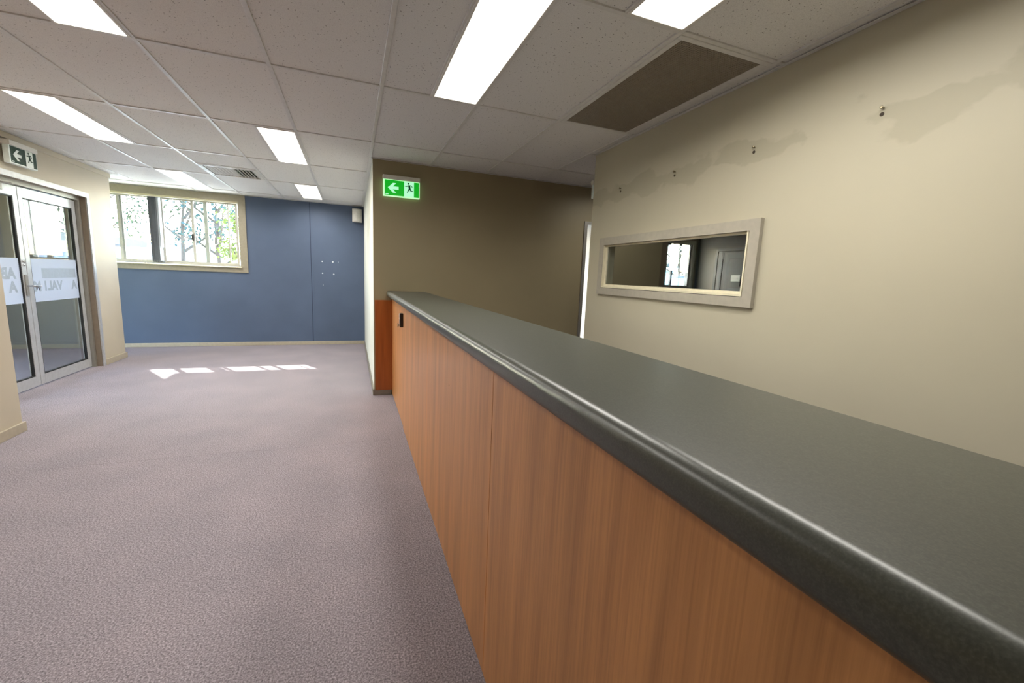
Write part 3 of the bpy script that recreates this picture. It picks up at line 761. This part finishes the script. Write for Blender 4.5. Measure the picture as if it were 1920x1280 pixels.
def tree(name, x, y, h, spread, nleaf, leafmat, label, seed, lean=0.0, group='gum trees outside', crown=0.42):
    rnd = random.Random(seed)
    t = thing(name, label, 'tree', (x, y, -0.15), group)
    b = B(); zt = -0.15
    tip = (x+lean*h*0.6, y, zt+h*0.72)
    tr = [(x, y, zt), (x+lean*h*0.12+0.04, y+0.03, zt+h*0.22), (x+lean*h*0.35-0.05, y, zt+h*0.46), tip]
    b.tube(tr, [h*0.015, h*0.012, h*0.009, h*0.004], 9).build('trunk', M['bark'], t, smooth=True)
    ends = []; b = B()
    for k in range(9):
        f = 0.30 + 0.068*k
        base = Vector(tr[1]).lerp(Vector(tr[3]), min(1, (f-0.22)/0.5))
        a = k*2.4 + rnd.random()
        L = spread*(0.55+0.5*rnd.random())
        mid = base + Vector((math.cos(a)*L*0.5, math.sin(a)*L*0.5, h*0.09))
        end = base + Vector((math.cos(a)*L, math.sin(a)*L, h*(0.12+0.13*rnd.random())))
        b.tube([base, mid, end], [h*0.009, h*0.006, h*0.0025], 6)
        ends += [end, mid.lerp(end, 0.5)]
        for q in range(2):
            e2 = mid + Vector((rnd.uniform(-1, 1), rnd.uniform(-1, 1), rnd.uniform(0.2, 1)))*L*0.55
            b.tube([mid, (mid+e2)/2+Vector((0, 0, 0.05)), e2], [h*0.004, h*0.003, h*0.0015], 5); ends.append(e2)
    b.build('branches', M['bark'], t, smooth=True)
    b = B(); ends.append(Vector(tip))
    for i in range(nleaf):
        e = ends[i % len(ends)]
        c = e + Vector((rnd.gauss(0, 1), rnd.gauss(0, 1), rnd.gauss(0, 0.7)))*spread*0.20
        d = Vector((rnd.uniform(-1, 1), rnd.uniform(-1, 1), rnd.uniform(-1.2, 0.3))).normalized(); s = d.orthogonal().normalized()
        L = h*0.022*(0.7+0.6*rnd.random()); W = L*0.30
        vs_ = [b.bm.verts.new(p) for p in (c, c+d*L*0.5+s*W, c+d*L, c+d*L*0.5-s*W)]
        b.bm.faces.new(vs_)
    f = b.build('foliage', leafmat, t); f['kind'] = 'stuff'
    return t
tree('gum_tree', -6.4, 20.5, 6.4, 1.7, 1500, M['leaf'], 'sparse gum tree behind the middle of the bright window', 3, 0.10)
tree('gum_tree', -3.6, 14.6, 4.6, 1.1, 1300, M['leaf_blue'], 'blue green tree behind the right half of the bright window', 5)
tree('bushy_tree', -2.3, 11.9, 3.6, 0.7, 2600, M['leaf_yellow'], 'yellow green tree behind the right edge of the bright window', 8, 0, None)
tree('gum_tree', -11.6, 22.5, 6.4, 1.9, 1600, M['leaf_blue'], 'round crowned tree above a roof seen through the glass door', 12)
tree('gum_tree', -12.5, 27.0, 7.5, 2.4, 1500, M['leaf'], 'tree behind the left end of the bright window', 14)
tree('gum_tree', 14.25, 15.5, 4.6, 1.2, 2600, M['leaf'], 'branching gum tree seen through the inner window', 17, -0.10)

def building(name, label, x0, x1, y0, y1, z1, wall, fascia, wins, post=None, slope=0.0, roof='roof'):
    t = thing(name, label, 'building', ((x0+x1)/2, (y0+y1)/2, -0.15))
    B().box(x0, x1, y0, y1, -0.15, z1).build('walls', wall, t)
    B().prism([(x0-0.3, z1), (x1+0.3, z1+slope), (x1+0.3, z1+slope+0.22), (x0-0.3, z1+0.22)], y0-0.35, y1+0.3, 'y').build('roof', M[roof], t)
    B().prism([(x0-0.32, z1-0.16), (x1+0.32, z1+slope-0.16), (x1+0.32, z1+slope), (x0-0.32, z1)], y0-0.42, y0-0.36, 'y').build('gutter', fascia, t)
    for (a, c, e, g) in wins:
        o = B().ring_y(y0-0.05, y0-0.001, a, c, e, g, 0.06).build('window', M['ext_white'], t)
        B().box(a+0.06, c-0.06, y0-0.03, y0-0.01, e+0.06, g-0.06).build('pane', M['ext_blue'], o)
    if post is not None: B().tube([(post, y0-0.12, -0.15), (post, y0-0.12, z1-0.1)], 0.06, 8).build('downpipe', M['ext_white'], t)
    return t
building('neighbour_shed', 'blue grey shed with a white gutter seen through the glass door', -12.4, -6.9, 15.0, 18.0, 1.50, M['ext_blue'], M['ext_white'], [(-10.4, -9.5, 0.3, 1.1)], post=-7.75, slope=0.30)
building('pale_house', 'pale house low behind the right half of the bright window', -8.0, -3.4, 22.0, 26.0, 1.9, M['ext_white'], M['ext_white'], [(-6.6, -5.6, 0.5, 1.4), (-4.9, -4.2, 0.5, 1.4)], roof='ext_white')
building('teal_building', 'pale teal building seen through the inner window', 12.4, 16.4, 18.5, 22.0, 2.2, M['ext_teal'], M['ext_white'], [(14.2, 14.9, 0.6, 1.6)])
kb = thing('blue_booth', 'small blue booth beside the tree seen through the inner window', 'booth', (12.7, 14.0, -0.15))
B().bbox(12.45, 12.95, 13.75, 14.25, -0.15, 1.62, 0.02).build('body', M['ext_blue'], kb)
B().bbox(12.4, 13.0, 13.7, 14.3, 1.62, 1.70, 0.01).build('roof', M['roof'], kb)
B().box(12.52, 12.88, 13.735, 13.75, 0.0, 1.5).build('door', M['ext_white'], kb)
